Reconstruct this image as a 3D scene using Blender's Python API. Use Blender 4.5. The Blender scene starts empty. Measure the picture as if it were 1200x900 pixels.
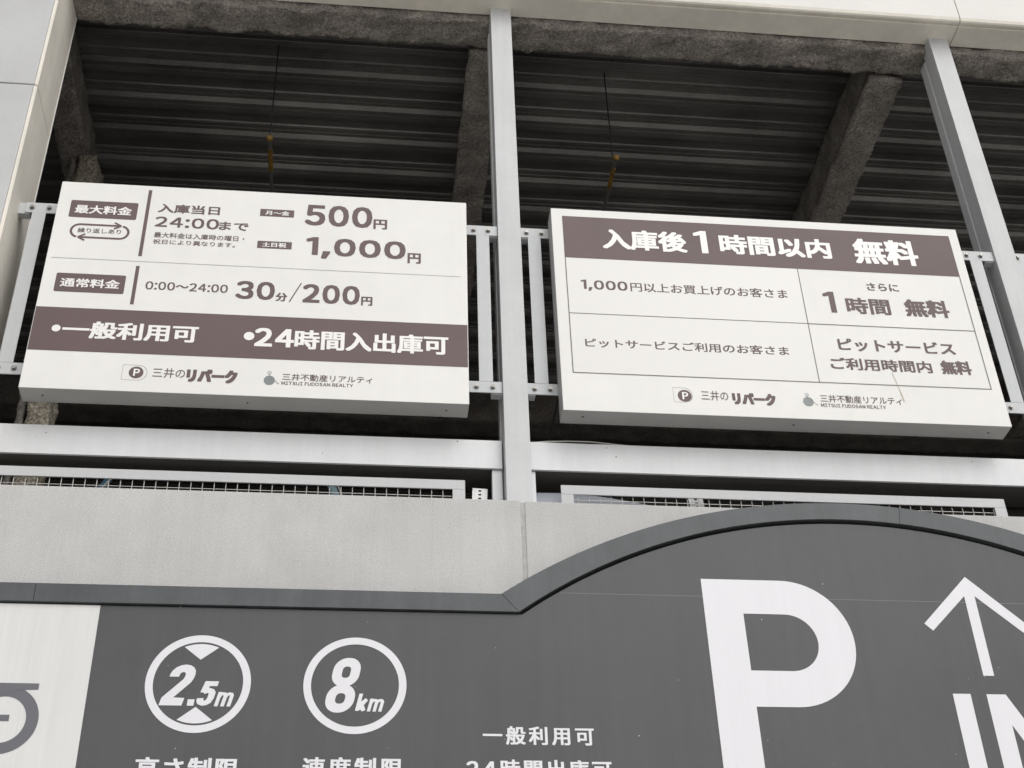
import bpy, bmesh, math, random
from mathutils import Vector, Matrix, noise
from mathutils.geometry import tessellate_polygon
random.seed(4)
S = bpy.context.scene
COL = S.collection

# ------------------------------------------------------------------ camera
F, YAW, PIT, ROL = 1636.76, 0.13225, 0.62193, -0.037645
CP = Vector((0.0, -4.7, 1.6))
_f = Vector((math.sin(YAW)*math.cos(PIT), math.cos(YAW)*math.cos(PIT), math.sin(PIT)))
_r = Vector((math.cos(YAW), -math.sin(YAW), 0)); _u = _r.cross(_f)
RT = _r*math.cos(ROL)+_u*math.sin(ROL); UP = -_r*math.sin(ROL)+_u*math.cos(ROL)
cam = bpy.data.cameras.new('camera'); cam.sensor_width = 36; cam.lens = F/1200*36
cam.clip_start = .05; cam.clip_end = 2000
co = bpy.data.objects.new('camera', cam); COL.objects.link(co)
m3 = Matrix((RT, UP, -_f)).transposed()
co.matrix_world = Matrix.Translation(CP) @ m3.to_4x4()
S.camera = co

# ------------------------------------------------------------------ sky, sun, exposure
SUN_EL, SUN_AZ = 46, 156          # azimuth: direction the light comes from, 180 = straight in front of the facade
w = bpy.data.worlds.new("World"); S.world = w; w.use_nodes = True
nt = w.node_tree; bg = nt.nodes['Background']
sky = nt.nodes.new('ShaderNodeTexSky'); sky.sky_type = 'NISHITA'; sky.sun_disc = False
sky.sun_elevation = math.radians(SUN_EL); sky.sun_rotation = math.radians(SUN_AZ)
sky.dust_density = 4; sky.air_density = 1.0
hs = nt.nodes.new('ShaderNodeHueSaturation'); hs.inputs['Saturation'].default_value = .10
nt.links.new(sky.outputs[0], hs.inputs['Color']); nt.links.new(hs.outputs[0], bg.inputs['Color'])
bg.inputs['Strength'].default_value = .15
sl = bpy.data.lights.new('sun', 'SUN'); sl.energy = .5; sl.angle = math.radians(60); sl.color = (1, .97, .93)
so = bpy.data.objects.new('sun', sl); COL.objects.link(so); so.location = (0, -20, 30)
az, el = math.radians(SUN_AZ), math.radians(SUN_EL)
sd = Vector((math.sin(az)*math.cos(el), math.cos(az)*math.cos(el), math.sin(el)))
so.rotation_euler = sd.to_track_quat('Z', 'Y').to_euler()
S.view_settings.view_transform = 'Standard'; S.view_settings.look = 'None'
S.view_settings.exposure = .0; S.view_settings.gamma = 1

# ------------------------------------------------------------------ materials
def mat(name, col, rough=.6, metal=0, bump=None, var=None, streak=None, spec=.5):
    m = bpy.data.materials.new(name); m.use_nodes = True; n = m.node_tree; b = n.nodes['Principled BSDF']
    b.inputs['Roughness'].default_value = rough; b.inputs['Metallic'].default_value = metal
    b.inputs['Specular IOR Level'].default_value = spec
    c4 = (*col, 1); b.inputs['Base Color'].default_value = c4
    tc = n.nodes.new('ShaderNodeTexCoord'); last = None
    def nz(scale, det=4, stretch=(1, 1, 1)):
        mp = n.nodes.new('ShaderNodeMapping'); mp.inputs['Scale'].default_value = stretch
        n.links.new(tc.outputs['Object'], mp.inputs['Vector'])
        t = n.nodes.new('ShaderNodeTexNoise'); t.inputs['Scale'].default_value = scale; t.inputs['Detail'].default_value = det
        t.inputs['Roughness'].default_value = .62
        n.links.new(mp.outputs[0], t.inputs['Vector']); return t
    def mul(prev, fac, lo, hi, a=.35, z=.65):
        mr = n.nodes.new('ShaderNodeMapRange'); mr.inputs['From Min'].default_value = a; mr.inputs['From Max'].default_value = z
        mr.inputs['To Min'].default_value = lo; mr.inputs['To Max'].default_value = hi
        n.links.new(fac, mr.inputs['Value'])
        mx = n.nodes.new('ShaderNodeMix'); mx.data_type = 'RGBA'; mx.blend_type = 'MULTIPLY'; mx.inputs[0].default_value = 1
        if prev is None: mx.inputs[6].default_value = c4
        else: n.links.new(prev, mx.inputs[6])
        n.links.new(mr.outputs[0], mx.inputs[7]); return mx.outputs[2]
    for v in (var or []):
        last = mul(last, nz(v[0], 5, v[3] if len(v) > 3 else (1, 1, 1)).outputs['Fac'], v[1], v[2])
    if streak:
        last = mul(last, nz(streak[0], 4, (1, 1, .035)).outputs['Fac'], streak[1], streak[2])
    if last is not None: n.links.new(last, b.inputs['Base Color'])
    if bump:
        prev = None
        for sc, st, di in bump:
            bp = n.nodes.new('ShaderNodeBump'); bp.inputs['Strength'].default_value = st; bp.inputs['Distance'].default_value = di
            n.links.new(nz(sc, 6).outputs['Fac'], bp.inputs['Height'])
            if prev: n.links.new(prev, bp.inputs['Normal'])
            prev = bp.outputs[0]
        n.links.new(prev, b.inputs['Normal'])
    return m
M = dict(
    stucco=mat('stucco', (.515, .51, .50), .85, bump=[(210, .6, .0035), (60, .2, .003)], var=[(3, .93, 1.05), (150, .88, 1.08)], streak=(26, .975, 1.02)),
    column=mat('column_paint', (.50, .503, .506), .8, bump=[(300, .35, .002)], var=[(2.5, .95, 1.04), (220, .95, 1.04)]),
    cream=mat('cream_paint', (.77, .73, .65), .6, bump=[(40, .12, .002)], var=[(3, .93, 1.05)], streak=(18, .96, 1.03)),
    white=mat('white_panel', (.68, .657, .627), .55, bump=[(12, .05, .002)], var=[(2, .96, 1.03)]),
    alu=mat('silver_paint', (.55, .555, .56), .5, spec=.35, bump=[(30, .04, .001)], var=[(4, .95, 1.03), (60, .98, 1.01)], streak=(30, .96, 1.02)),
    alub=mat('galvanised_flat_bar', (.50, .512, .52), .5, var=[(25, .97, 1.02)], streak=(40, .98, 1.01)),
    bolt=mat('zinc_bolt', (.30, .29, .27), .4, metal=.8, var=[(80, .6, 1.1)]),
    hole=mat('dark_slot', (.02, .02, .02), .9),
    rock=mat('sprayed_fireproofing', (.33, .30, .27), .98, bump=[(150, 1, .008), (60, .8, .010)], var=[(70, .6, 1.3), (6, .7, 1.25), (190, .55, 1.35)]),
    rockd=mat('dark_fireproofing', (.15, .135, .12), .98, bump=[(90, 1, .01)], var=[(60, .7, 1.25), (6, .75, 1.2)]),  # darker tone of the sprayed coat, for the cross beams
    rockl=mat('sprayed_fireproofing_pale', (.55, .49, .39), .98, bump=[(120, 1, .012), (38, .9, .015)], var=[(70, .35, 1.4), (160, .6, 1.25)]),
    deck=mat('galvanised_deck', (.195, .19, .178), .42, metal=.45, var=[(1.6, .75, 1.2), (5, .8, 1.15, (.15, 1, 1)), (70, .9, 1.08)]),
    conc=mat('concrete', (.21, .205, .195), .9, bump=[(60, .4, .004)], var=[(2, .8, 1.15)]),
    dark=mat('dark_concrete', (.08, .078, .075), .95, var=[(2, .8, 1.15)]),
    ground=mat('pavement_concrete', (.60, .585, .56), .9, bump=[(60, .4, .004)], var=[(.8, .85, 1.1), (30, .9, 1.08)]),
    sign=mat('sign_white', (.742, .732, .705), .45, spec=.35, var=[(1.7, .975, 1.01), (9, .985, 1.01)], streak=(14, .985, 1.005), bump=[(3, .03, .004)]),
    cell=mat('pale_grey_print', (.645, .635, .605), .32),
    print_=mat('brown_print', (.120, .083, .081), .5, spec=.3, var=[(3, .95, 1.06)]),
    line=mat('table_line_print', (.075, .062, .062), .4),
    thin=mat('thin_grey_print', (.34, .33, .32), .4),
    logo=mat('grey_green_print', (.17, .19, .185), .4),
    vw=mat('white_print', (.78, .76, .735), .34),
    beam=mat('pale_beam_paint', (.66, .665, .675), .4, bump=[(30, .04, .001)], var=[(4, .96, 1.02), (60, .985, 1.01)], streak=(24, .97, 1.015)),
    stiff=mat('shaded_dark_steel', (.085, .08, .072), .7, var=[(9, .8, 1.2, (.1, 1, 1)), (60, .85, 1.1)]),  # the unlit look beneath the beams is put into this dark colour
    guard=mat('dull_silver_paint', (.52, .525, .53), .5, var=[(4, .96, 1.02), (60, .98, 1.01)]),
    joint=mat('joint_filler', (.19, .19, .19), .6),
    side=mat('sign_case', (.39, .39, .38), .5, var=[(6, .95, 1.04)]),
    panel=mat('charcoal_panel', (.076, .077, .080), .46, spec=.32, bump=[(1.2, .05, .01), (160, .05, .0006)], var=[(1.3, .93, 1.06), (40, .98, 1.02)], streak=(22, .96, 1.04)),
    trim=mat('grey_metal_trim', (.068, .073, .077), .5, metal=.1, bump=[(9, .06, .004)], var=[(5, .86, 1.1), (60, .96, 1.04)], streak=(20, .9, 1.06)),
    vinyl=mat('white_vinyl', (.70, .695, .72), .4, streak=(24, .98, 1.01)),
    wpanel=mat('white_sheet', (.66, .655, .645), .38, streak=(34, .95, 1.02), var=[(2, .97, 1.02)]),
    vgrey=mat('grey_vinyl', (.12, .12, .135), .4),
    seal=mat('sealant', (.42, .415, .40), .7, var=[(20, .8, 1.1)]),
    black=mat('black_gap', (.01, .01, .01), .9),
    wire=mat('galvanised_wire', (.5, .485, .46), .4, metal=.2),
    rod=mat('dark_steel', (.035, .035, .035), .6, metal=.4),
    yellow=mat('yellow_cap', (.24, .14, .025), .55, var=[(40, .6, 1.2)]),
    pipe=mat('grey_conduit', (.12, .12, .115), .5),
    blue=mat('blue_plastic', (.12, .24, .33), .5, var=[(30, .8, 1.1)]),
    lblue=mat('pale_blue_plastic', (.33, .50, .55), .5, var=[(60, .8, 1.1)]),
    palesheet=mat('pale_blue_grey_sheet', (.42, .45, .50), .45),
    perf=mat('bright_perforated_steel', (.85, .85, .85), .4, var=[(60, .85, 1.05)]),
    dirt=mat('rust_scratch', (.5, .42, .30), .6),
    speck=mat('pale_dust_fleck', (.5, .5, .47), .8),
)

# ------------------------------------------------------------------ helpers
def tag(o, label=None, cat=None, group=None, kind=None):
    for k, v in (('label', label), ('category', cat), ('group', group), ('kind', kind)):
        if v: o[k] = v
    return o
def thing(name, label, cat, loc=(0, 0, 0), group=None):
    o = bpy.data.objects.new(name, None); COL.objects.link(o); o.location = loc; o.empty_display_size = .1
    return tag(o, label, cat, group)
def link(name, me, parent=None):
    o = bpy.data.objects.new(name, me); COL.objects.link(o)
    if parent:
        o.parent = parent
        off = Vector((0, 0, 0)); p = parent
        while p: off += p.location; p = p.parent
        o.matrix_parent_inverse = Matrix.Translation(-off)
    return o
def from_bm(name, bm, m, parent=None, smooth=False):
    me = bpy.data.meshes.new(name); bm.to_mesh(me); bm.free(); me.materials.append(M[m])
    if smooth:
        for p in me.polygons: p.use_smooth = True
    return link(name, me, parent)
def mesh(name, vs, fs, m, parent=None):
    me = bpy.data.meshes.new(name); me.from_pydata(vs, [], fs); me.update(); me.materials.append(M[m])
    return link(name, me, parent)
def abox(bm, x0, x1, y0, y1, z0, z1, bev=0):
    t = bmesh.new(); g = bmesh.ops.create_cube(t, size=1)
    for v in t.verts:
        v.co = Vector(((x0+x1)/2+v.co.x*(x1-x0), (y0+y1)/2+v.co.y*(y1-y0), (z0+z1)/2+v.co.z*(z1-z0)))
    if bev: bmesh.ops.bevel(t, geom=t.edges[:], offset=bev, segments=2, affect='EDGES', profile=.6)
    me = bpy.data.meshes.new('t'); t.to_mesh(me); t.free(); bm.from_mesh(me); bpy.data.meshes.remove(me)
def box(name, x0, x1, y0, y1, z0, z1, m, parent=None, bev=.002):
    bm = bmesh.new(); abox(bm, x0, x1, y0, y1, z0, z1, bev); return from_bm(name, bm, m, parent)
def tube(bm, a, b, r, n=8):
    a, b = Vector(a), Vector(b); d = b-a
    mt = Matrix.Translation((a+b)/2) @ d.to_track_quat('Z', 'Y').to_matrix().to_4x4()
    bmesh.ops.create_cone(bm, cap_ends=True, segments=n, radius1=r, radius2=r, depth=d.length, matrix=mt)
def at(px, py, Y):                    # point of the plane y = Y that the photograph shows at (px, py)
    d = RT*((px-600)/F) - UP*((py-450)/F) + _f
    return CP + d*((Y-CP.y)/d.y)
def flat(name, loops, Y, m, parent=None):     # a flat printed shape on a plane y = Y, loops of (x, z); extra loops are holes
    v3 = [[Vector((p[0], p[1], 0)) for p in l] for l in loops]
    tri = tessellate_polygon(v3); vs = [(p[0], Y, p[1]) for l in loops for p in l]
    fs = []
    for t in tri:
        a, b, c = [Vector(vs[i]) for i in t]
        n = (b-a).cross(c-a)
        if n.length < 1e-12: continue
        fs.append(t if n.y < 0 else t[::-1])
    return mesh(name, vs, fs, m, parent)
def ell(cx, cz, rx, rz, n=48, a0=0, a1=2*math.pi):
    full = abs(a1-a0-2*math.pi) < 1e-6; k = n if full else n+1
    return [(cx+rx*math.cos(a0+(a1-a0)*i/n), cz+rz*math.sin(a0+(a1-a0)*i/n)) for i in range(k)]
def rrect(x0, x1, z0, z1, r, n=6):
    o = []
    for cx, cz, a in ((x1-r, z1-r, 0), (x0+r, z1-r, 90), (x0+r, z0+r, 180), (x1-r, z0+r, 270)):
        for i in range(n+1):
            t = math.radians(a+90*i/n); o.append((cx+r*math.cos(t), cz+r*math.sin(t)))
    return o

# ------------------------------------------------------------------ lettering (built-in font only)
_gc = {}
def glyph(ch):
    if ch in _gc: return _gc[ch]
    if ch == '，':
        g = ([(.0, -.15), (.075, -.15), (.185, .13), (.045, .13)], [(0, 1, 2), (0, 2, 3)])
    elif ch == '１':                     # a one with a flag and no foot
        p = [(.30, 0), (.40, 0), (.40, .76), (.33, .76), (.13, .67), (.13, .60), (.30, .665)]
        p = [(x, z) for x, z in p]
        g = (p, [tuple(t) for t in tessellate_polygon([[Vector((x, z, 0)) for x, z in p]])])
    else:
        c = bpy.data.curves.new('g', 'FONT'); c.body = ch; c.size = 1; c.resolution_u = 3
        o = bpy.data.objects.new('g', c); COL.objects.link(o)
        dg = bpy.context.evaluated_depsgraph_get(); me = o.evaluated_get(dg).to_mesh()
        p = [(v.co.x, v.co.y) for v in me.vertices]; f = [tuple(q.vertices) for q in me.polygons]
        o.evaluated_get(dg).to_mesh_clear(); bpy.data.objects.remove(o); bpy.data.curves.remove(c)
        g = (p, f)
    _gc[ch] = g; return g
_e = {}
def em():
    if 'e' not in _e:
        x = lambda s: max(p[0] for p in glyph(s)[0])
        _e['e'] = x('口口')-x('口')
    return _e['e']
NARROW = set('０１２３４５６７８９，．：／ｍｋＭＩＴＳＵＦＤＯＡＮＲＥＬＹ')
def fw(s):
    return ''.join(chr(ord(c)+0xFEE0) if 33 <= ord(c) <= 126 else c for c in s)
def text(name, s, X0, X1, Z0, Z1, Y, m, parent, w=.03, shear=0, keep=False, gap=.09, label=None):
    """one line of print filling the rectangle; w = extra stroke weight as a share of the line height"""
    wx, wz = w if isinstance(w, tuple) else (w, w*.6)
    E_ = em(); cur = 0; gap = gap+1.7*wx; P = []; Fc = []; chars = []
    for ch in fw(s):
        if ch == ' ': cur += .32*E_; continue
        p, f = glyph(ch)
        x0 = min(q[0] for q in p); x1 = max(q[0] for q in p)
        if ch in NARROW: off = cur-x0+gap*E_/2; adv = x1-x0+gap*E_
        else: off = cur; adv = E_
        chars.append((p, f, off, cur)); cur += adv
    ys = [q[1] for c in chars for q in c[0]]; z0, z1 = min(ys), max(ys)
    H = Z1-Z0; rx, rz_ = wx*H, wz*H; sz = (H-2*rz_)/(z1-z0)
    if keep:                           # square letters spread out by tracking
        lo = chars[0][2]+min(q[0] for q in chars[0][0]); hi = chars[-1][2]+max(q[0] for q in chars[-1][0])
        extra = ((X1-X0-2*rx)/(sz*keep)-(hi-lo))/max(1, len(chars)-1)
    else: extra = 0
    for i, (p, f, off, cu) in enumerate(chars):
        b = len(P); P += [(q[0]+off+extra*i+shear*(q[1]-z0), q[1]) for q in p]; Fc += [tuple(b+k for k in t) for t in f]
    xs = [q[0] for q in P]; x0, x1 = min(xs), max(xs); sx = (X1-X0-2*rx)/(x1-x0)
    if not keep: pass
    base = [((q[0]-x0)*sx+X0+rx, (q[1]-z0)*sz+Z0+rz_) for q in P]
    offs = [(0, 0)]
    if rx > 0:
        offs += [(i*rx, j*rz_) for i in (-1, 0, 1) for j in (-1, 0, 1) if i or j]
        if wx > .05: offs += [(i*rx*.5, j*rz_*.5) for i in (-1, 1) for j in (-1, 1)]
    vs = []; fs = []
    for k, (dx, dz) in enumerate(offs):
        b = len(vs); vs += [(q[0]+dx, Y-.00003*k, q[1]+dz) for q in base]; fs += [tuple(b+i for i in t) for t in Fc]
    o = mesh(name, vs, fs, m, parent)
    if label: o['label'] = label
    return o

def strokes(name, paths, W, X0, X1, Z0, Z1, Y, m, parent, shear=.21):
    """heavy condensed characters drawn as mitred strokes; W = stroke width in units of the height; fitted to the rectangle"""
    V, Fq = [], []
    for path, closed in paths:
        n = len(path); b = len(V); first = b
        for i, p in enumerate(path):
            p = Vector(p); q = Vector(path[(i+1) % n]) if closed or i < n-1 else None; o = Vector(path[i-1]) if closed or i > 0 else None
            d1 = (p-o).normalized() if o is not None else (q-p).normalized(); d2 = (q-p).normalized() if q is not None else d1
            n1, n2 = Vector((-d1.y, d1.x)), Vector((-d2.y, d2.x)); mm = (n1+n2).normalized(); k = W/2/max(.35, mm.dot(n1))
            V += [p+mm*k, p-mm*k]
        for i in range(n if closed else n-1): j = (i+1) % n; Fq.append((b+2*i+1, b+2*j+1, b+2*j, b+2*i))
        if first:                      # a joining triangle keeps the character one piece
            u, v_ = min(((u, v_) for u in range(first) for v_ in range(first, len(V))), key=lambda t: (V[t[0]]-V[t[1]]).length)
            v2 = v_+2 if v_+2 < len(V) else v_-2
            A_, B_, C_ = V[u], V[v_], V[v2]
            Fq.append((u, v_, v2) if (B_-A_).cross(C_-A_) > 0 else (u, v2, v_))
    P = [(v.x+shear*v.y, v.y) for v in V]
    xs = [p[0] for p in P]; zs_ = [p[1] for p in P]; a, c, e, g = min(xs), max(xs), min(zs_), max(zs_)
    vs = [(X0+(p[0]-a)/(c-a)*(X1-X0), Y-.00001*(i//2 % 7), Z0+(p[1]-e)/(g-e)*(Z1-Z0)) for i, p in enumerate(P)]
    return mesh(name, vs, Fq, m, parent)
def stadium(cx, cy, hw, hh, r, n=7):
    o = []
    for sx, sy, a in ((1, 1, 0), (-1, 1, 90), (-1, -1, 180), (1, -1, 270)):
        for i in range(n+1):
            t = math.radians(a+90*i/n); o.append((cx+sx*(hw-r)+r*math.cos(t), cy+sy*(hh-r)+r*math.sin(t)))
    return o
def arcp(cx, cy, rx, ry, a0, a1, n=8): return [(cx+rx*math.cos(math.radians(a0+(a1-a0)*i/n)), cy+ry*math.sin(math.radians(a0+(a1-a0)*i/n))) for i in range(n+1)]
S8 = [(stadium(.24, .735, .15, .185, .14), True), (stadium(.24, .255, .16, .175, .15), True)]
S2 = [([(.085, .70)]+arcp(.235, .755, .15, .155, 180, 0)+[(.385, .68), (.365, .60), (.10, .17), (.09, .09)], False), ([(.0, .09), (.44, .09)], False)]
S5 = [([(.46, .90), (.14, .90), (.11, .53)], False), ([(.10, .54), (.17, .60), (.25, .62), (.33, .59), (.38, .52), (.385, .32), (.35, .17), (.28, .11), (.21, .10), (.12, .14), (.085, .21), (.08, .30)], False)]
SM_ = [([(.1, 0), (.1, 1)], False), ([(.1, .62), (.16, .80), (.27, .88), (.38, .86), (.44, .76), (.44, 0)], False), ([(.44, .62), (.50, .80), (.61, .88), (.72, .86), (.78, .76), (.78, 0)], False)]
SK_ = [([(.1, 0), (.1, 1)], False), ([(.1, .28), (.46, .68)], False), ([(.23, .42), (.44, 0)], False)]

# ------------------------------------------------------------------ ground
g = mesh('ground', [(-300, -300, 0), (300, -300, 0), (300, 300, 0), (-300, 300, 0)], [(0, 1, 2, 3)], 'ground'); g['kind'] = 'structure'

# ------------------------------------------------------------------ the car park building
XL, XR = -7.0, 9.5                     # extent along the street
CX = -1.562                            # inner corner of the left pier
WT = 4.435                             # top of the low wall
SZ = 7.55                              # underside of the fascia
PY = .128                              # front of the steel posts
B = thing('parking_garage', 'open steel parking deck with pale precast walls, silver posts and dark ribbed ceiling', 'building', (0, 0, 0))
def grooved(name, x0, x1, z0, z1, mname, y1=.16, bev=.004, y0=0):
    return box(name, x0, x1, y0, y1, z0, z1, mname, B, bev)
JX = .640
grooved('wall_panel', CX-.0, JX, 2.55, WT, 'stucco', .12)
grooved('wall_panel', JX+.018, 4.9, 2.55, WT-.004, 'stucco', .12)
grooved('wall_panel', 4.918, XR, 2.55, WT-.002, 'stucco', .12)
box('sealant_joint', JX-.002, JX+.020, .004, .1, 2.56, WT-.008, 'seal', B, .001)
box('sealant_joint', 4.898, 4.92, .006, .1, 2.56, WT-.008, 'seal', B, .001)
# left pier
SM = 6.612
for z0, z1 in ((2.55, SM), (SM+.008, 9.6)):
    box('pier_panel', -4.2, CX-.016, -.003, .15, z0, z1, 'column', B, .003)
    box('corner_strip', CX-.016+.001, CX-.004, -.001, .1, z0, z1, 'cream', B, .003)
    box('reveal_panel', CX-.12, CX, .004, .345, z0-.002, z1+.002 if z1 > 9 else z1, 'cream', B, .003)
box('edge_bead', CX-.004, CX+.003, .34, .35, 4.5, SZ, 'white', B, .001)
box('joint_backing', -4.2, CX-.02, .01, .13, SM-.01, SM+.02, 'black', B, 0)
# fascia
def fascia(x0, x1):
    bm = bmesh.new()
    prof = [(-.0, 9.6), (0.0, SZ+.030), (.006, SZ+.012), (.014, SZ+.006), (.030, SZ+.006), (.033, SZ+.016), (.037, SZ+.016), (.040, SZ), (.175, SZ), (.175, 9.6)]
    a = [bm.verts.new((x0, y, z)) for y, z in prof]; b = [bm.verts.new((x1, y, z)) for y, z in prof]
    n = len(prof)
    for i in range(n):
        j = (i+1) % n; f = bm.faces.new((a[i], a[j], b[j], b[i]))
    bm.faces.new(a[::-1]); bm.faces.new(b)
    bmesh.ops.recalc_face_normals(bm, faces=bm.faces[:])
    me = bpy.data.meshes.new('fascia_panel'); bm.to_mesh(me); bm.free()
    me.materials.append(M['white']); me.materials.append(M['cream'])
    for p in me.polygons:
        c = p.center
        if p.normal.z < -.3 or (c.z < SZ+.04 and c.y > .001): p.material_index = 1
    return link('fascia_panel', me, B)
for x0, x1 in ((CX+.002, 3.158), (3.163, 6.9), (6.905, XR)): fascia(x0, x1)
# posts with a side channel each
def post(x0, w_, first=None):
    bm = bmesh.new(); abox(bm, x0, x0+w_, PY, PY+.1, WT-.35, SZ+.002, .0025)
    p = from_bm('steel_post', bm, 'alu', B)
    bm = bmesh.new()
    abox(bm, x0-.005, x0+.02, PY+.102, PY+.106, WT-.35, SZ-.085, .0008)
    abox(bm, x0-.005, x0-.001, PY+.106, PY+.16, WT-.35, SZ-.085, .0008)
    abox(bm, x0+.012, x0+.016, PY+.108, PY+.16, WT-.35, SZ-.085, .0008)
    from_bm('side_channel', bm, 'alu', p)
for x in (.603, 3.022, 5.45): post(x, .107)
# horizontal beams, their stub legs
BY = PY+.055
for x0, x1 in ((CX-.3, .597), (.7115, 3.016), (3.1305, 5.445), (5.5585, 7.8)):
    bm = bmesh.new()
    zt, zb = at(600, 517, BY).z, at(600, 549.5, BY).z
    abox(bm, x0, x1, BY, BY+.005, zb, zt, .0015)
    abox(bm, x0, x1, BY+.0052, BY+.07, zt-.005, zt-.0005, .001)
    abox(bm, x0, x1, BY+.0052, BY+.012, zb+.0005, zb+.004, .0005)
    cb0 = from_bm('channel_beam', bm, 'beam', B)
    box('inner_stiffener', x0+.004, x1-.004, BY+.016, BY+.185, zb+.006, zb+.06, 'stiff', cb0, .002)
for x0, x1 in ((at(577.5, 568, BY).x, .596), (.7125, at(628.5, 568, BY).x), (2.96, 3.003), (3.13, 3.16)):
    box('stub_leg', x0, x1, BY+.012, BY+.05, WT-.3, at(600, 549.5, BY).z-.001, 'beam', B, .0015)
bm = bmesh.new()
for px, py, r_ in ((54, 507, .003), (43, 512, .002), (378, 531, .0025), (536, 517, .004), (711, 525, .003), (722, 535.5, .004), (726, 521, .002), (1139, 541, .003), (1146, 546, .0025), (900, 531, .002)):
    p = at(px, py, BY-.0002); tube(bm, (p.x, BY+.001, p.z), (p.x, BY-.0008, p.z), r_, 7)
o = from_bm('dirt_spots', bm, 'bolt', B); o['kind'] = 'stuff'
# floor, roof, closed rear
box('floor_slab', XL, XR, .13, 15, 3.75, 3.95, 'conc', B, 0)
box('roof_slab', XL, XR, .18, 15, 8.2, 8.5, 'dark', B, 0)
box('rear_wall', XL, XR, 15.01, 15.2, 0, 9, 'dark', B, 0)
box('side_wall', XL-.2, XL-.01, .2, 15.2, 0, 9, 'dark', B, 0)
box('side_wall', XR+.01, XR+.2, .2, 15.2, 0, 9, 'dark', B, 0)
box('ground_floor_wall', XL, XR, 4, 4.2, 0, 3.74, 'conc', B, 0)
box('pier_panel', -4.2, CX-.13, .02, .34, .0, 2.54, 'column', B, .003)
# ribbed steel deck, one sheet per two ribs
DZ = 7.86
def deck(y0, n):
    pr = []
    P_ = .2665
    for k in range(2):
        b = y0+k*P_
        pr += [(b, .060), (b+.050, .060), (b+.057, .052), (b+.064, .052), (b+.066, .047), (b+.070, .047), (b+.072, .052), (b+.092, .052), (b+.095, .046), (b+.100, .046), (b+.103, .052), (b+.122, .052), (b+.142, .030), (b+.146, .002), (b+.150, 0), (b+.190, 0), (b+.196, .060), (b+.208, .060), (b+.211, .054), (b+.218, .054), (b+.221, .060), (b+.238, .060), (b+.241, .054), (b+.248, .054), (b+.251, .060)]
    pr.append((y0+2*P_-.0025, .060)); pr.append((y0+2*P_-.0025, .075))
    vs = []; fs = []
    for y, z in pr: vs += [(XL+.05, y, DZ+z), (XR-.05, y, DZ+z)]
    for i in range(len(pr)-1): a = 2*i; fs.append((a, a+2, a+3, a+1))
    top = len(vs); 
    return mesh('deck_sheet', vs, fs, 'deck', B)
y = .30
while y < 14.5: deck(y, 2); y += .533
# sprayed fireproofing: boxes with a lumpy surface
def coat(name, x0, x1, y0, y1, z0, z1, m='rock', cell=.022, amp=.012, seed=0, parent=B, big=.022):
    bm = bmesh.new()
    L = [(x1-x0), (y1-y0), (z1-z0)]
    n = [max(2, min(420, int(l/cell))) for l in L]
    o = Vector((x0, y0, z0))
    cache = {}
    def V(i, j, k):
        if (i, j, k) in cache: return cache[(i, j, k)]
        p = Vector((x0+L[0]*i/n[0], y0+L[1]*j/n[1], z0+L[2]*k/n[2]))
        q = p+Vector((seed*3.1, seed*7.7, 0))
        d = noise.noise_vector(q*28)*amp + noise.noise_vector(q*9)*big*.6 + noise.noise_vector(q*60)*amp*.6
        v = bm.verts.new(p+d); cache[(i, j, k)] = v; return v
    for (a, b, c) in ((0, 1, 2), (1, 2, 0), (2, 0, 1)):
        for side in (0, n[c]):
            for i in range(n[a]):
                for j in range(n[b]):
                    q = []
                    for di, dj in ((0, 0), (1, 0), (1, 1), (0, 1)):
                        t = [0, 0, 0]; t[a] = i+di; t[b] = j+dj; t[c] = side; q.append(V(*t))
                    bm.faces.new(q if side else q[::-1])
    return from_bm(name, bm, m, parent, True)
BZ = 7.50
coat('edge_beam', CX-.35, 6.2, .185, .36, BZ, DZ-.02, cell=.018, seed=1)
def cbeam(x0, x1, y0=.40, y1=3.92, s=0):
    p = coat('ceiling_beam', x0, x1, y0, y1, BZ+.002, BZ+.05, cell=.022, seed=s, amp=.009, big=.010)
    coat('beam_web', x0+.03, x1-.03, y0+.02, y1, BZ+.06, DZ-.005, cell=.034, seed=s+1, amp=.008, parent=p)
cbeam(.512, .70, s=3); cbeam(2.772, 2.964, s=5); cbeam(-1.80, -1.64, s=7); cbeam(5.05, 5.24, s=9)
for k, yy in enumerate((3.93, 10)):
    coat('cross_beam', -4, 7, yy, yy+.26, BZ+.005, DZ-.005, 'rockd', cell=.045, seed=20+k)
ca, cb_, cc = at(18, 480, 1.35).x, at(31, 480, 1.35).x, at(57.5, 480, 1.35).x
coat('sprayed_column', cb_, cc, 1.35, 1.55, 3.95, BZ-.01, 'rockl', cell=.02, seed=12)
coat('column_flange', ca, cb_-.02, 1.37, 1.55, 3.95, BZ-.01, 'rock', cell=.03, seed=14)

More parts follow.
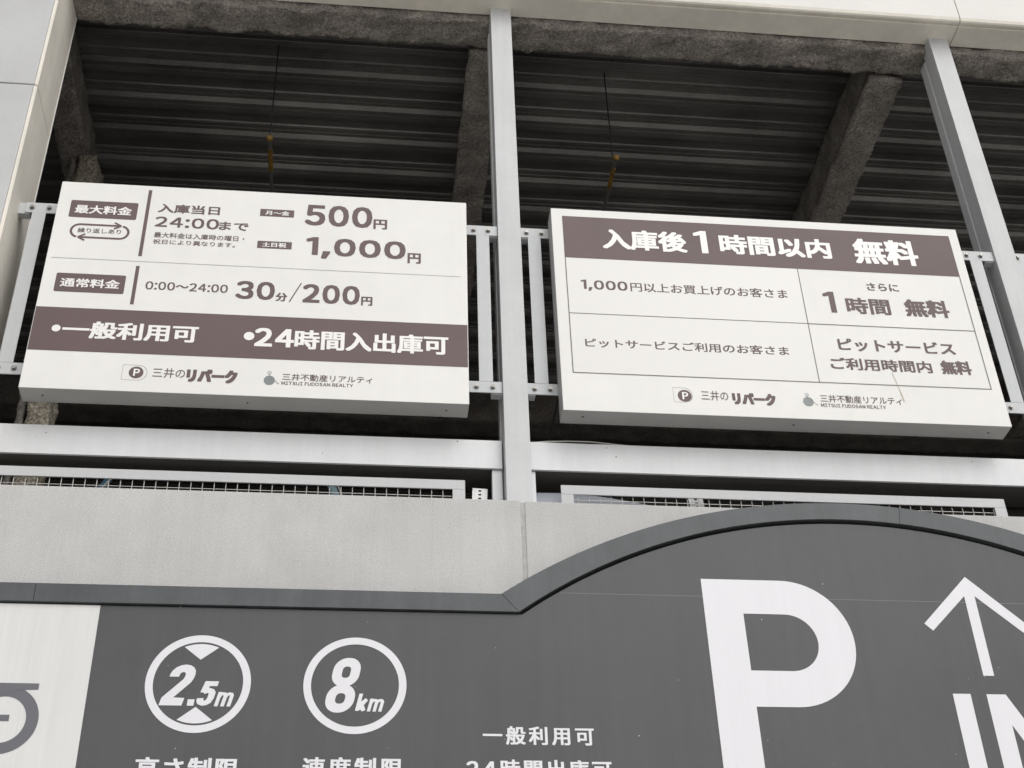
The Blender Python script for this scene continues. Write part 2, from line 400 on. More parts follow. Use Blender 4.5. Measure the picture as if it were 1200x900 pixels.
# ------------------------------------------------------------------ wire mesh guards behind the low wall
GY = BY+.02
def guard(x0, x1, zt, zo, label):
    t = thing('mesh_guard', label, 'mesh guard', ((x0+x1)/2, GY, 4.2), 'wire mesh guards behind the low wall')
    w_ = .052; ft = zt-zo
    box('frame_rail', x0, x1, GY, GY+.007, zo, zt, 'guard', t, .002)
    box('frame_rail', x0, x1, GY, GY+.007, 3.98, 4.03, 'guard', t, .002)
    box('frame_stile', x0, x0+w_, GY+.0003, GY+.0065, 4.0301, zo-.0001, 'guard', t, .0015)
    box('frame_stile', x1-w_, x1, GY+.0003, GY+.0065, 4.0301, zo-.0001, 'guard', t, .0015)
    bm = bmesh.new(); x = x0+w_+.02
    while x < x1-w_: tube(bm, (x, GY+.010, 4.03), (x, GY+.010, zt-ft), .0018, 6); x += .0462
    z = at(300, 572.5, GY).z
    while z > 4.05: tube(bm, (x0+w_, GY+.0138, z), (x1-w_, GY+.0138, z), .0018, 6); z -= .05
    o = from_bm('wire_mesh', bm, 'wire', t); o['kind'] = 'stuff'
guard(CX-.1, at(545, 565, GY).x, at(300, 554.8, GY).z, at(300, 565.8, GY).z, 'wire mesh guard in silver frame under the left price board, behind the low wall')
guard(at(657, 568, GY).x, at(1176, 584, GY).x, at(840, 574, GY).z, at(840, 584.5, GY).z, 'wire mesh guard in silver frame partly hidden by the grey arch')

# things glimpsed behind the guards
def bracket(x, y, z, label, rx=-.5, lean=0.0):
    t = thing('perforated_angle', label, 'steel angle', (x, y, z), 'perforated steel angles behind the guards')
    t.rotation_euler = (0, lean, 0)
    def lk(o): o.matrix_parent_inverse = Matrix.Identity(4); return o
    wv, hv = .062, .60
    holes = [ell(0.0, -.012-.018*i, .007, .0042, 12) for i in range(14)]
    lk(flat('punched_flange', [[(-wv/2, -hv), (wv/2, -hv), (wv/2, 0), (-wv/2, 0)]]+holes, 0, 'perf', t))
    bm = bmesh.new(); abox(bm, wv/2, wv/2+.003, .001, .04, -hv, -.001, .0005); lk(from_bm('side_flange', bm, 'pipe', t))
p = at(562.5, 572.5, GY+.04); bracket(p.x, GY+.04, p.z, 'white perforated steel angle beside the centre post, right end of the left guard', lean=.05)
p = at(812, 574, GY+.05); bracket(p.x, GY+.05, p.z, 'white perforated steel angle seen through the wire mesh below the free hour board', lean=-.12)
def strap(px0, px1, py, Y, lean, m, label):
    a, b = at(px0, py, Y), at(px1, py, Y)
    t = thing('plastic_duct', label, 'duct', (a.x, Y, a.z), 'blue ducts behind the left guard')
    wd = b.x-a.x; H = .55; bm = bmesh.new(); n = 10
    ring = [[bm.verts.new((wd/2+wd/2*math.cos(q*2*math.pi/n)-lean*h, .5*wd*math.sin(q*2*math.pi/n), -h)) for q in range(n)] for h in (-.005, H)]
    for q in range(n): bm.faces.new((ring[0][q], ring[0][(q+1) % n], ring[1][(q+1) % n], ring[1][q]))
    bm.faces.new(ring[0]); bm.faces.new(ring[1][::-1]); bmesh.ops.recalc_face_normals(bm, faces=bm.faces[:])
    o = from_bm('duct_pipe', bm, m, t, True); o.matrix_parent_inverse = Matrix.Identity(4)
    bm = bmesh.new(); tube(bm, (wd*1.05, -.01, .004), (wd*1.05-lean*H*1.2, -.01, -H), .004, 6)
    o = from_bm('tie_wire', bm, 'wire', t); o.matrix_parent_inverse = Matrix.Identity(4)
strap(124, 133, 560, GY+.09, .55, 'blue', 'slanting blue duct behind the mesh guard near the left pier')
strap(382, 393, 566, GY+.09, -.35, 'lblue', 'pale blue duct behind the mesh guard below the left price board')
# curved pale sheet and bowed strip
pts = [at(628, 577.5, GY+.07), at(654, 577.8, GY+.07), at(684, 579.5, GY+.07), at(710, 583, GY+.07), at(740, 588, GY+.07), at(768, 593.5, GY+.07), at(800, 604, GY+.07)]
vs = []; fs = []
for q in pts: vs += [(q.x, GY+.07, q.z), (q.x, GY+.07, 3.96), (q.x, GY+.09, q.z), (q.x, GY+.09, 3.96)]
for i in range(len(pts)-1):
    a = 4*i; fs += [(a+1, a, a+4, a+5)[::-1], (a+2, a+3, a+7, a+6)[::-1], (a, a+2, a+6, a+4)[::-1]]
o = mesh('curved_sheet', vs, fs, 'palesheet'); tag(o, 'pale blue grey sheet with a curved top behind the mesh right of the centre post', 'sheet')
bm = bmesh.new(); pp = [(622, 519), (640, 517.6), (665, 517.2), (690, 517.8), (712, 520), (735, 522.6), (760, 525)]
q = [at(a, b, BY+.012) for a, b in pp]
for a, b in zip(q, q[1:]): tube(bm, a, b, .0032, 8)
tag(from_bm('bowed_cable', bm, 'wire'), 'thin pale cable bowing up over the beam right of the centre post', 'cable')

# hanging conduits
def conduit(X, Y0, z, zt, rodx, label, drift):
    t = thing('hanging_conduit', label, 'conduit', (X, Y0, z), 'conduits hung under the ribbed ceiling')
    bm = bmesh.new(); tube(bm, (rodx, Y0, z+.01), (rodx-.0, Y0, zt), .004, 6); from_bm('drop_rod', bm, 'rod', t)
    bm = bmesh.new(); tube(bm, (X, Y0-.01, z), (X, 6, z), .010, 10); from_bm('conduit_pipe', bm, 'pipe', t)
    bm = bmesh.new(); tube(bm, (X, Y0+.08, z), (X, Y0+.24, z), .013, 12); from_bm('yellow_sleeve', bm, 'yellow', t)
    bm = bmesh.new(); bmesh.ops.create_uvsphere(bm, u_segments=12, v_segments=8, radius=.019, matrix=Matrix.Translation((X, Y0, z))); from_bm('end_cap', bm, 'yellow', t, True)
    bm = bmesh.new(); tube(bm, (X+.06, Y0+.95, z), (X+.06, Y0+.95, zt-.25), .004, 6); from_bm('drop_rod', bm, 'rod', t)
a = at(316, 162, .75); b = at(722, 185, .80)
conduit(a.x, .75, a.z, DZ, a.x-.0, 'yellow capped conduit hanging above the left price board', 0)
conduit(b.x, .80, b.z, DZ, b.x-.02, 'yellow capped conduit hanging above the free hour board', 0)

# ------------------------------------------------------------------ racks that carry the boards
RY = .142
def rack(x0, x1, ups, bolts, label, clip=None):
    t = thing('mounting_rack', label, 'rack', ((x0+x1)/2, RY, 5.0), 'flat bar racks between the posts')
    for z0 in (5.948, 5.052): box('rail', x0, x1, RY, RY+.006, z0, z0+.058, 'alub', t, .001)
    for u in ups: box('upright', u, u+.060, RY-.0005, RY+.0055, 5.1105, 5.9475, 'alub', t, .001)
    for bx, top in bolts:
        z = 5.977 if top else 5.081
        bm = bmesh.new(); tube(bm, (bx, RY, z), (bx, RY-.004, z), .0125, 14); tube(bm, (bx, RY-.004, z), (bx, RY-.012, z), .0085, 6)
        o = from_bm('bolt', bm, 'bolt', t)
        bm = bmesh.new(); tube(bm, (bx+.018, RY+.001, z+.001), (bx+.018, RY-.0006, z+.001), .0045, 8); from_bm('slot', bm, 'hole', o)
    for cx0, cx1 in (clip or []):
        for z0 in (5.944, 5.048): box('end_clip', cx0, cx1, RY+.0065, RY+.045, z0, z0+.064, 'alub', t, .001)
X = lambda px, py: at(px, py, RY).x
u1 = X(38.5, 246); u2 = X(558.5, 300); u3 = X(619.5, 300); u4 = X(1135.6, 302)
rack(CX+.03, .602, [u1, u1+.55, u1+1.1, u2], [(X(39, 239), 1), (X(59, 240), 1), (X(16.7, 431), 0), (X(-3, 431), 0), (X(555, 269), 1), (X(572, 270), 1), (X(558.5, 454), 0), (X(577.7, 455), 0)],
     'silver flat bar rack carrying the left price board, bolted between pier and centre post', [(CX, CX+.05), (.555, .602)])
rack(.7105, 3.021, [u3, u3+.6, u3+1.2, u4], [(X(617, 272.5), 1), (X(634.5, 274), 1), (X(626.7, 457.5), 0), (X(645, 458.6), 0), (X(1131.4, 295.6), 1), (X(1148, 297), 1), (X(1185.5, 480.7), 0)],
     'silver flat bar rack carrying the free hour board, bolted between centre and right posts', [(.7105, .745), (2.975, 3.021)])
rack(3.13, 5.44, [X(1192, 310), X(1192, 310)+1.1, X(1192, 310)+2.1], [(X(1191, 299), 1), (X(1191, 299)+.07, 1), (X(1191, 299), 0)],
     'silver flat bar rack starting right of the right post at the photo edge', [(3.13, 3.165)])

# ------------------------------------------------------------------ boards
SY = .040                              # face of both boards
def solve(A, b):
    n = len(b)
    for i in range(n):
        p = max(range(i, n), key=lambda r: abs(A[r][i])); A[i], A[p] = A[p], A[i]; b[i], b[p] = b[p], b[i]
        for r in range(i+1, n):
            f = A[r][i]/A[i][i]
            for c_ in range(i, n): A[r][c_] -= f*A[i][c_]
            b[r] -= f*b[i]
    x = [0]*n
    for i in range(n-1, -1, -1): x[i] = (b[i]-sum(A[i][j]*x[j] for j in range(i+1, n)))/A[i][i]
    return x
def homog(src, dst):
    A = []; b = []
    for (x, y), (u, v) in zip(src, dst):
        A.append([x, y, 1, 0, 0, 0, -u*x, -u*y]); b.append(u); A.append([0, 0, 0, x, y, 1, -v*x, -v*y]); b.append(v)
    h = solve(A, b)+[1]
    return lambda x, y: ((h[0]*x+h[1]*y+h[2])/(h[6]*x+h[7]*y+1), (h[3]*x+h[4]*y+h[5])/(h[6]*x+h[7]*y+1))
def board(quad, label):
    q = [at(a, b, SY) for a, b in quad]
    X0 = (q[0].x+q[3].x)/2; X1 = (q[1].x+q[2].x)/2; Z1 = (q[0].z+q[1].z)/2; Z0 = (q[2].z+q[3].z)/2
    t = thing('parking_sign', label, 'sign', ((X0+X1)/2, SY, Z0))
    bm = bmesh.new(); abox(bm, X0, X1, SY, RY-.001, Z0, Z1, .0025)
    me = bpy.data.meshes.new('sign_box'); bm.to_mesh(me); bm.free(); me.materials.append(M['sign']); me.materials.append(M['side'])
    for p in me.polygons:
        if p.normal.y > -.9: p.material_index = 1
    link('sign_box', me, t)
    return t, homog(quad, [(X0, Z1), (X1, Z1), (X1, Z0), (X0, Z0)]), (X0, X1, Z0, Z1)
L1, L2 = SY-.0008, SY-.0018            # first and second layer of print
Z1 = lambda x, y: (x/3.214, 200+y/3.214)
Z2 = lambda x, y: (270+x/3.214, 200+y/3.214)
Z3 = lambda x, y: (640+x/3.333, 240+y/3.333)
Z4 = lambda x, y: (910+x/3.103, 240+y/3.103)
def screws(t, pts):
    for px, py in pts:
        d = RT*((px-600)/F) - UP*((py-450)/F) + _f; z = t.location.z; p = CP+d*((z-CP.z)/d.z)
        bm = bmesh.new(); tube(bm, (p.x, p.y, z+.001), (p.x, p.y, z-.004), .0045, 8); from_bm('screw', bm, 'bolt', t)
class Pr:                              # print on one board, placed by photo points
    def __init__(s, t, H): s.t, s.H = t, H
    def R(s, z, a, z2, b):
        p = s.H(*z(*a)); q = s.H(*z2(*b)); return p[0], q[0], q[1], p[1]
    def tx(s, st, z, a, b, w=.03, m='print_', L=L1, z2=None, name='lettering', **k):
        x0, x1, z0, z1 = s.R(z, a, z2 or z, b); return text(name, st, x0, x1, z0, z1, L, m, s.t, w, **k)
    def rect(s, z, a, b, m='print_', L=L1, z2=None, name='printed_bar', r=0):
        x0, x1, z0, z1 = s.R(z, a, z2 or z, b)
        lp = rrect(x0, x1, z0, z1, r) if r else [(x0, z0), (x1, z0), (x1, z1), (x0, z1)]
        return flat(name, [lp], L, m, s.t)
def lines(name, segs, wd, L, m, t):    # straight strokes of one width, butt ends, joined into one print
    vs = []; fs = []
    for k, (a, b) in enumerate(segs):
        a, b = Vector(a), Vector(b); d = (b-a).normalized(); n = Vector((-d.y, d.x))*wd/2
        i = len(vs); y = L-.00003*k; vs += [(v.x, y, v.y) for v in (a-n, b-n, b+n, a+n)]; fs.append((i, i+1, i+2, i+3))
    return mesh(name, vs, fs, m, t)
def logos(P, zp, oc, disc, dr, tx1, tx2, zq, blob, br, ring, tail, tx3, tx4):
    x0, x1, z0, z1 = P.R(zp, oc[0], zp, oc[1]); h = z1-z0; r = h*.48; e = .0016
    def tag_shape(k):
        xr = x1-k-r; return [(x0+k, z0+k), (xr, z0+k)]+ell(xr, (z0+z1)/2, r-k*.4, h/2-k, 14, -math.pi/2, math.pi/2)+[(xr, z1-k), (x0+k, z1-k)]
    flat('logo_outline', [tag_shape(0), tag_shape(e)], L1, 'thin', P.t)
    c = P.H(*zp(*disc)); ax = abs(P.H(*zp(disc[0]+dr, disc[1]))[0]-c[0]); 
    flat('logo_disc', [ell(c[0], c[1], ax, ax, 40)], L1, 'print_', P.t)
    a = ax
    flat('logo_letter', [[(c[0]-.36*a, c[1]-.62*a), (c[0]-.12*a, c[1]-.62*a), (c[0]-.12*a, c[1]-.16*a), (c[0]+.12*a, c[1]-.16*a)]+ell(c[0]+.12*a, c[1]+.22*a, .38*a, .38*a, 12, -math.pi/2, math.pi/2)+[(c[0]-.36*a, c[1]+.60*a)],
                         [(c[0]-.12*a, c[1]+.05*a), (c[0]+.10*a, c[1]+.05*a)]+ell(c[0]+.10*a, c[1]+.22*a, .17*a, .17*a, 10, -math.pi/2, math.pi/2)+[(c[0]-.12*a, c[1]+.39*a)]], L2, 'vw', P.t)
    P.tx('三井の', zp, tx1[0], tx1[1], 0.004)
    P.tx('リパーク', zp, tx2[0], tx2[1], (.075, .055))
    c = P.H(*zq(*blob)); rr = abs(P.H(*zq(blob[0]+br, blob[1]))[0]-c[0])
    flat('logo_pearl', [ell(c[0], c[1], rr, rr*1.05, 30)], L1, 'logo', P.t)
    d = P.H(*zq(*ring)); r2 = rr*.36
    flat('logo_ring', [ell(d[0], d[1], r2, r2, 20), ell(d[0], d[1], r2*.75, r2*.75, 20)], L1-.0003, 'logo', P.t)
    lines('logo_tail', [((c[0]+rr*.1, c[1]+rr*.75), (c[0]+rr*1.75, c[1]-rr*.75)), (d, (c[0]+rr*.0, c[1]+rr*.7))], .0022, L1-.0005, 'logo', P.t)
    P.tx('三井不動産リアルティ', zq, tx3[0], tx3[1], .012)
    P.tx('MITSUI FUDOSAN REALTY', zq, tx4[0], tx4[1], .03, gap=.12)

# left board
QL = [(73.7, 210.9), (546.3, 239.2), (550, 473.8), (21.2, 453.6)]
tL, HL, RL = board(QL, 'white parking price board with brown 500 and 1,000 yen prices left of centre post')
screws(tL, ((50, 463), (523, 481), (290, 472)))
P = Pr(tL, HL)
P.rect(Z1, (272, 106), (516, 184), name='badge', r=.008); P.tx('最大料金', Z1, (288, 124), (498, 168), .036, 'vw', L2)
x0, x1, z0, z1 = P.R(Z1, (270, 193), Z1, (487, 260)); hh = (z1-z0)/2; sw = .0105
cz = (z0+z1)/2; rr = hh*.98
def arc(cx, a0, a1):
    return ell(cx, cz, rr, hh, 16, a0, a1)+ell(cx, cz, rr-sw, hh-sw, 16, a0, a1)[::-1]
def bar(xa, xb, zc): return [(xa, zc-sw/2), (xb, zc-sw/2), (xb, zc+sw/2), (xa, zc+sw/2)]
flat('loop_arrow', [arc(x0+rr, math.pi/2, 1.42*math.pi)], L1, 'print_', tL)
flat('loop_arrow', [arc(x1-rr, -math.pi/2, .42*math.pi)], L1, 'print_', tL)
flat('loop_arrow', [bar(x0+rr, x1-rr-.004, z1-sw/2)], L1, 'print_', tL)
flat('loop_arrow', [bar(x0+rr+.004, x1-rr, z0+sw/2)], L1, 'print_', tL)
for cx, zc, d in ((x1-rr, z1-sw/2, 1), (x0+rr, z0+sw/2, -1)):
    lines('arrow_head', [((cx-d*.028, zc+.018), (cx+d*.002, zc)), ((cx-d*.028, zc-.018), (cx+d*.002, zc))], .0085, L1-.0003, 'print_', tL)
P.tx('繰り返しあり', Z1, (297, 211), (458, 238), .012)
P.rect(Z1, (565.5, 71), (538.0, 321)); P.rect(Z1, (517, 357), (507, 503))
P.tx('入庫当日', Z1, (603, 122), (832, 168), .036)
P.tx('24:00', Z1, (592, 170), (828, 222), (.035, .025)); P.tx('まで', Z1, (832, 191), (940, 228), .035)
P.tx('最大料金は入庫時の曜日・', Z1, (586, 229), (925, 268), .014); P.tx('祝日により異なります。', Z1, (582, 256), (890, 290), .014)
a = P.H(60.7, 300.5); b = P.H(540, 326.3); lines('printed_line', [(a, (b[0], a[1]))], .0028, L1, 'thin', tL)
P.rect(Z1, (216, 381), (468, 464), name='badge', r=.008); P.tx('通常料金', Z1, (232, 401), (452, 445), .036, 'vw', L2)
P.tx('0:00～24:00', Z1, (555, 415), (862, 461), .028)
P.tx('30', Z2, (30, 414), (170, 489), (.042, .032)); P.tx('分', Z2, (177, 460), (218, 494), .04)
p, q = P.H(*Z2(273, 424)), P.H(*Z2(227, 495)); lines('printed_slash', [(q, p)], .005, L1, 'print_', tL)
P.tx('200', Z2, (280, 427), (490, 508), (.042, .032)); P.tx('円', Z2, (497, 476), (538, 511), .045)
P.rect(Z2, (119, 144), (244, 178), name='badge', r=.003); P.tx('月～金', Z2, (138, 151), (227, 172), .04, 'vw', L2)
P.tx('500', Z2, (290, 128), (537, 220), (.042, .032)); P.tx('円', Z2, (543, 186), (593, 225), .045)
P.rect(Z2, (108, 264), (235, 298), name='badge', r=.003); P.tx('土日祝', Z2, (126, 270), (215, 292), .04, 'vw', L2)
P.tx('1,000', Z2, (293, 250), (662, 349), (.042, .032)); P.tx('円', Z2, (670, 313), (719, 354), .045)
X0, X1, _, _ = RL
za = (P.H(*Z1(135, 508))[1]+P.H(*Z2(893, 584))[1])/2; zb = (P.H(*Z1(100, 672))[1]+P.H(*Z2(897, 742))[1])/2
flat('printed_band', [[(X0+.003, zb), (X1-.003, zb), (X1-.003, za), (X0+.003, za)]], L1, 'print_', tL)
for z_, c_, r_ in ((Z1, (213, 592), 17), (Z2, (76, 624), 20)):
    c = P.H(*z_(*c_)); d = P.H(*z_(c_[0]+r_, c_[1])); r = d[0]-c[0]; flat('bullet', [ell(c[0], c[1], r, r, 28)], L2, 'vw', tL)
P.tx('一般利用可', Z1, (243, 562), (748, 650), .042, 'vw', L2)
P.tx('24', Z2, (100, 592), (243, 668), (.045, .035), 'vw', L2); P.tx('時間入出庫可', Z2, (250, 600), (822, 697), .04, 'vw', L2)
logos(P, Z1, ((468, 730), (555, 791)), (517, 760), 28, ((582, 742), (700, 783)), ((711, 746), (897, 803)),
      Z2, (152, 790), 21, (153, 762), None, ((202, 764), (538, 803)), ((198, 794), (466, 817)))

# right board
QR = [(644.5, 245.4), (1118.8, 267.4), (1186.5, 500.4), (661, 480)]
tR, HR, RR = board(QR, 'white parking board with brown header on free first hour, between centre and right posts')
screws(tR, ((683, 488), (1158, 507), (930, 498)))
P = Pr(tR, HR)
x0 = (P.H(*Z3(57, 48))[0]+P.H(*Z3(75, 210))[0]+P.H(*Z3(103, 655))[0])/3
x1 = (P.H(*Z4(625, 110))[0]+P.H(*Z4(662, 258))[0]+P.H(*Z4(782, 671))[0])/3
zt = (P.H(*Z3(57, 48))[1]+P.H(*Z4(625, 110))[1])/2; zh = (P.H(*Z3(75, 210))[1]+P.H(*Z4(662, 258))[1])/2
zb = (P.H(*Z3(103, 655))[1]+P.H(*Z4(782, 671))[1])/2; zr = (P.H(*Z3(90, 425))[1]+P.H(*Z4(720, 458))[1])/2
xc = (P.H(*Z4(67, 232))[0]+P.H(*Z4(150, 641))[0])/2
flat('printed_band', [[(x0, zh), (x1, zh), (x1, zt), (x0, zt)]], L1, 'print_', tR)
flat('table_cell', [[(x0, zb), (xc, zb), (xc, zh-.001), (x0, zh-.001)]], L1, 'cell', tR)
lw = .0042
lines('table_lines', [((x0+lw/2, zh), (x0+lw/2, zb)), ((x1-lw/2, zh), (x1-lw/2, zb)), ((x0, zb), (x1, zb)), ((x0, zr), (x1, zr)), ((xc, zh), (xc, zb))], lw, L1-.0004, 'line', tR)
P.tx('入庫後', Z3, (210, 97), (546, 190), .042, 'vw', L2); P.tx('1', Z3, (563, 103), (627, 192), (.045, .02), 'vw', L2)
P.tx('時間以内', Z3, (662, 116), (197, 197), .045, 'vw', L2, z2=Z4); P.tx('無料', Z4, (262, 120), (520, 222), .042, 'vw', L2)
P.tx('1,000', Z3, (132, 295), (316, 346), .04); P.tx('円以上お買上げのお客さま', Z3, (322, 305), (35, 342), .022, z2=Z4)
P.tx('ピットサービスご利用のお客さま', Z3, (150, 522), (41, 549), .026, z2=Z4)
P.tx('さらに', Z4, (318, 282), (442, 315), .036)
P.tx('1', Z4, (157, 314), (215, 392), (.045, .02)); P.tx('時間', Z4, (240, 335), (415, 401), .04); P.tx('無料', Z4, (453, 341), (633, 411), .045)
P.tx('ピットサービス', Z4, (212, 484), (652, 547), .035); P.tx('ご利用時間内', Z4, (185, 554), (567, 613), .035); P.tx('無料', Z4, (588, 565), (714, 620), .045)
logos(P, Z3, ((489, 713), (572, 773)), (537, 746), 27, ((598, 725), (708, 767)), ((718, 733), (895, 786)),
      Z4, (110, 716), 19, (104, 691), None, ((150, 690), (455, 729)), ((155, 722), (395, 744)))
p, q, r = P.H(*Z4(415, 610)), P.H(*Z4(447, 682)), P.H(*Z4(461, 716))
lines('rust_scratch', [(p, q)], .0022, L2-.0004, 'dirt', tR); lines('rust_scratch', [(q, r)], .004, L2-.0006, 'dirt', tR)

# ------------------------------------------------------------------ charcoal entrance board on the low wall
EB = thing('entrance_sign', 'large charcoal parking entrance board with arched grey trim and white P', 'sign', (.9, -.07, 2.6))
TY, EY = -.10, -.088                   # face of the trim, face of the panel
oc, orr = (1.906, 2.050), 2.356; ic, irr = (1.904, 2.169), 2.163
ZO, ZI = 3.972, 3.900
xo = oc[0]-math.sqrt(orr**2-(ZO-oc[1])**2); xi = ic[0]-math.sqrt(irr**2-(ZI-ic[1])**2)
def arcpts(c, r, zz, n=60):
    a0 = math.acos((c[0]-(c[0]-math.sqrt(r*r-(zz-c[1])**2)))/r)
    a = math.pi-a0; return [(c[0]+r*math.cos(a+(math.pi-2*a)*i/n), c[1]+r*math.sin(a+(math.pi-2*a)*i/n)) for i in range(n+1)]
AO, AI = arcpts(oc, orr, ZO), arcpts(ic, irr, ZI)
def prism(name, loop, y0, y1, m, parent, bev=0):
    bm = bmesh.new(); f = bm.faces.new([bm.verts.new((x, y0, z)) for x, z in loop])
    r = bmesh.ops.extrude_face_region(bm, geom=[f]); 
    for v in [g for g in r['geom'] if isinstance(g, bmesh.types.BMVert)]: v.co.y = y1
    bmesh.ops.recalc_face_normals(bm, faces=bm.faces[:])
    if bev: bmesh.ops.bevel(bm, geom=[e for e in bm.edges if all(abs(v.co.y-y0) < 1e-6 for v in e.verts)], offset=bev, segments=1, affect='EDGES')
    return from_bm(name, bm, m, parent)
XA, XB = -3.9, 6.8
xs = at(40.5, 695, TY).x
def cut(p, n): return p[:n+1]
prism('trim_strip', [(XA, ZI), (xs-.0012, ZI), (xs-.0012, ZO), (XA, ZO)], TY, -.002, 'trim', EB, .001)
prism('trim_strip', [(xs, ZI), (xi-.0005, ZI), (xo-.0005, ZO), (xs, ZO)], TY, -.002, 'trim', EB, .001)
k1 = 35
prism('trim_strip', AI[:k1+1]+AO[:k1+1][::-1], TY, -.002, 'trim', EB, .001)
prism('trim_strip', AI[k1:]+AO[k1:][::-1], TY-.0006, -.002, 'trim', EB, .001)
xi2 = 2*ic[0]-xi; xo2 = 2*oc[0]-xo
prism('trim_strip', [(xi2+.0005, ZI), (XB, ZI), (XB, ZO), (xo2+.0005, ZO)], TY, -.002, 'trim', EB, .001)
# shadow gap: the panel hangs just below the hood
GP = .005; GA = .014
zs = at(1000, 703, EY).z; xv = at(611.5, 780, EY).x; xw = -.888
def panel(loop, m, y=EY, name='face_panel'): return prism(name, loop, y, -.02, m, EB, .0003)
AP = [(x, z) for x, z in arcpts((ic[0], ic[1]-GA), irr, ZI-GP, 60)]
B0 = 2.6
XWL = -3.88
xj = at(40.5, 740, EY).x
panel([(XWL, B0), (xj-.0001, B0), (xj-.0001, ZI-GP), (XWL, ZI-GP)], 'wpanel'); panel([(xj, B0), (xw-.0003, B0), (xw-.0003, ZI-GP), (xj, ZI-GP)], 'wpanel')
panel([(xw, B0), (xv-.0001, B0), (xv-.0001, ZI-GP), (xw, ZI-GP)], 'panel')
# arch part split by one horizontal joint
apl = [q for q in AP if q[1] > zs and q[0] < ic[0]]; apr = [q for q in AP if q[1] > zs and q[0] >= ic[0]]
low_l = [q for q in AP if q[1] <= zs and q[0] < ic[0]]; low_r = [q for q in AP if q[1] <= zs and q[0] >= ic[0]]
def onarc(z): 
    d = math.sqrt(irr**2-(z-(ic[1]-GA))**2); return ic[0]-d, ic[0]+d
l, r = onarc(zs+.0001); l2, r2 = onarc(zs-.0001)
panel([(l, zs+.0001), (r, zs+.0001)]+[q for q in (apl+apr)[::-1]], 'panel')
panel([(xv, B0), (5.2, B0), (5.2, ZI-GP)]+low_r[::-1]+[(r2, zs-.0002), (l2, zs-.0002)]+low_l[::-1]+[(xv, ZI-GP)], 'panel')
panel([(5.201, B0), (XB-.02, B0), (XB-.02, ZI-GP), (5.201, ZI-GP)], 'panel')
prism('backing', [(XWL, B0), (XB-.02, B0), (XB-.02, ZI-.001)]+AI[::-1]+[(XWL, ZI-.001)], -.0195, -.0005, 'black', EB)
V1 = EY-.001
flat('joint_strip', [[(l+.01, zs-.0011), (r-.01, zs-.0011), (r-.01, zs+.0011), (l+.01, zs+.0011)]], EY-.0004, 'joint', EB)
flat('joint_strip', [[(xv-.0008, B0), (xv+.0008, B0), (xv+.0008, ZI-GP-.001), (xv-.0008, ZI-GP-.001)]], EY-.0004, 'panel', EB)
def pl(lst, f=None): return [(at(*(f(*q) if f else q), V1).x, at(*(f(*q) if f else q), V1).z) for q in lst]
# P
px0, px1 = 1.305, 1.4535; bz1, bz0 = 4.060, 3.551; rz = (bz1-bz0)/2; cx = 1.864-rz
iz1, iz0 = 3.9185, 3.6905; irz = (iz1-iz0)/2; icx = 1.723-irz
loop = [(px0, 2.95), (px1, 2.95), (px1, bz0), (cx, bz0)]+ell(cx, bz0+rz, rz, rz, 36, -math.pi/2, math.pi/2)+[(cx, bz1), (px0, bz1)]
hole = [(px1-.001, iz0), (icx, iz0)]+ell(icx, iz0+irz, irz, irz, 28, -math.pi/2, math.pi/2)[1:-1]+[(icx, iz1), (px1-.001, iz1)]
flat('letter', [loop, hole], V1, 'vinyl', EB)
# arrow
ax = 2.3565; at_ = 4.097; aw = .0415
flat('arrow', [[(ax-.0215, 3.686), (ax+.0205, 3.686), (ax+.0205, 4.0145+.0), (2.534+.003-.0, 3.864+.0), (2.563, 3.895), (ax, at_), (2.151, 3.894), (2.180, 3.865), (ax-.0215, 4.0135)]], V1, 'vinyl', EB)
# I N
flat('letter', [[(2.200, 2.98), (2.268, 2.98), (2.268, 3.613), (2.200, 3.613)]], V1, 'vinyl', EB)
flat('letter', [[(2.329, 2.98), (2.399, 2.98), (2.399, 3.495), (2.66, 2.98), (2.735, 2.98), (2.735, 3.613), (2.665, 3.613), (2.665, 3.10), (2.403, 3.613), (2.329, 3.613)]], V1, 'vinyl', EB)
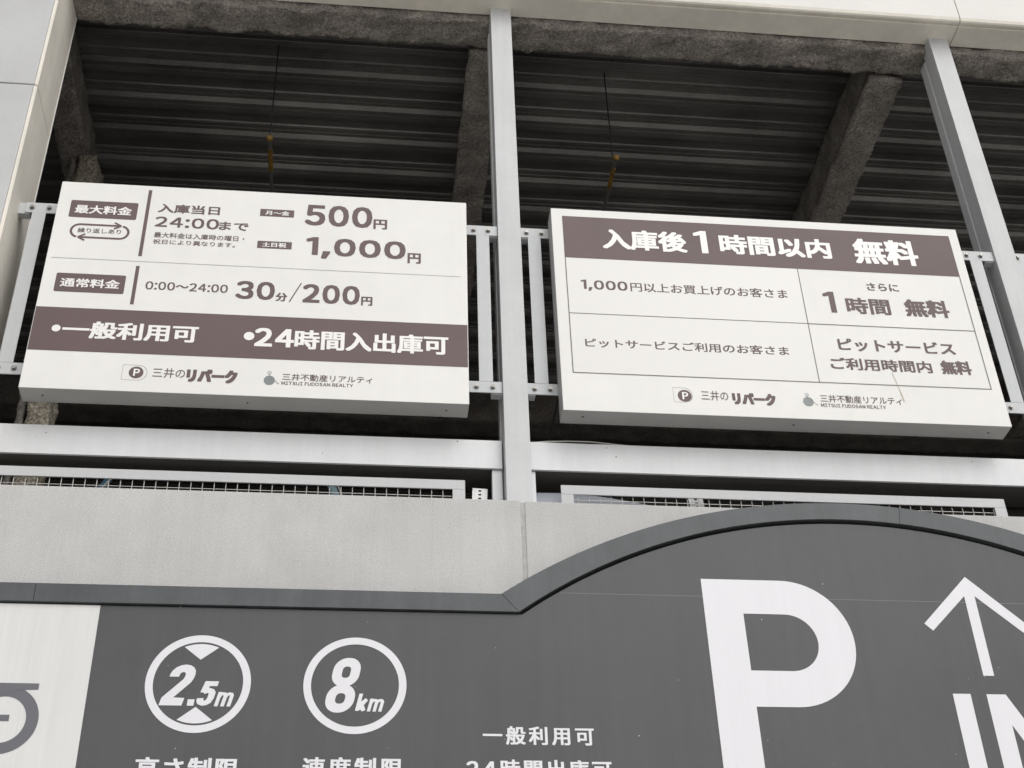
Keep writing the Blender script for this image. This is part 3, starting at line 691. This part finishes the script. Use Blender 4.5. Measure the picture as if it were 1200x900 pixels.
# speed and height rings
def ring(cx, cz): flat('ring', [ell(cx, cz, .1795, .180, 72), ell(cx, cz, .1530, .1535, 72)], V1, 'vinyl', EB)
c1 = (-.5195, 3.6065); c2 = (.0200, 3.6095)
ring(*c1); ring(*c2)
Z5 = lambda x, y: (x/4, 680+y/4); Z6 = lambda x, y: (300+x/2.727, 680+y/2.727)
a0, a1 = math.radians(66), math.radians(114)
for s in (1, -1):
    e = ell(c1[0], c1[1], .1460, .1465*s, 12, a0, a1); flat('wedge', [e+[(c1[0], c1[1]+s*.087)]], V1, 'vinyl', EB)
def etx(st, f, a, b, w, **k):
    p, q = at(*f(*a), V1), at(*f(*b), V1); return text('lettering', st, p.x, q.x, q.z, p.z, V1, 'vinyl', EB, w, **k)
def etx2(st, x0, x1, z0, z1, w, **k): return text('lettering', st, x0, x1, z0, z1, V1, 'vinyl', EB, w, **k)
p = at(*Z5(765, 392), V1); q = at(*Z5(900, 588), V1)
def est(paths, W, f, a, b, shear):
    p, q = at(*f(*a), V1), at(*f(*b), V1); strokes('lettering', paths, W, p.x, q.x, q.z, p.z, V1, 'vinyl', EB, shear)
est(S2, .185, Z5, (766, 393), (901, 588), .22)
est(S5, .20, Z5, (930, 472), (1016, 589), .20)
est(SM_, .20, Z5, (1008, 523), (1092, 592), .2)
pp_ = [Z5(*c) for c in ((880, 558), (912, 558), (906, 588), (875, 588))]; flat('lettering', [pl(pp_)], V1, 'vinyl', EB)
est(S8, .16, Z6, (228, 247), (330, 424), .18)
est(SK_, .19, Z6, (318, 362), (357, 420), .2); est(SM_, .20, Z6, (355, 378), (409, 420), .2)
f0 = lambda x, y: (x, y)
etx('高さ制限', f0, (159.5, 887), (278, 915), .035, keep=1)
etx('速度制限', f0, (355, 887), (471.5, 913), .035, keep=1)
etx('一般利用可', f0, (565.5, 850.5), (697, 874), .03, keep=1)
etx('24時間出庫可', f0, (546.5, 889.5), (718, 914), .035, keep=1)
# grey emblem on the white sheet: bar over a ring with a dash
rc = at(4, 843, V1); re = at(45, 843, V1).x-rc.x
flat('emblem', [ell(rc.x-.008, rc.z, re+.008, .121, 60), ell(rc.x-.006, rc.z, re-.035, .082, 60)], V1, 'vgrey', EB)
flat('emblem', [pl([(-60, 799), (46.3, 801), (45, 808), (22, 808.5), (10, 812), (-60, 812)])], V1-.0005, 'vgrey', EB)
flat('emblem', [pl([(-40, 837), (11.2, 837.5), (10, 845), (-40, 844.5)])], V1, 'vgrey', EB)
# dust flecks on the charcoal face
bm = bmesh.new()
for i in range(46):
    x = random.uniform(-.8, 2.9); z = random.uniform(3.2, 3.95 if x < .7 else 4.15); s = random.uniform(.0010, .0026)
    tube(bm, (x, EY-.0002, z), (x, EY-.0012, z), s, 5)
o = from_bm('dust_flecks', bm, 'speck', EB); o['kind'] = 'stuff'
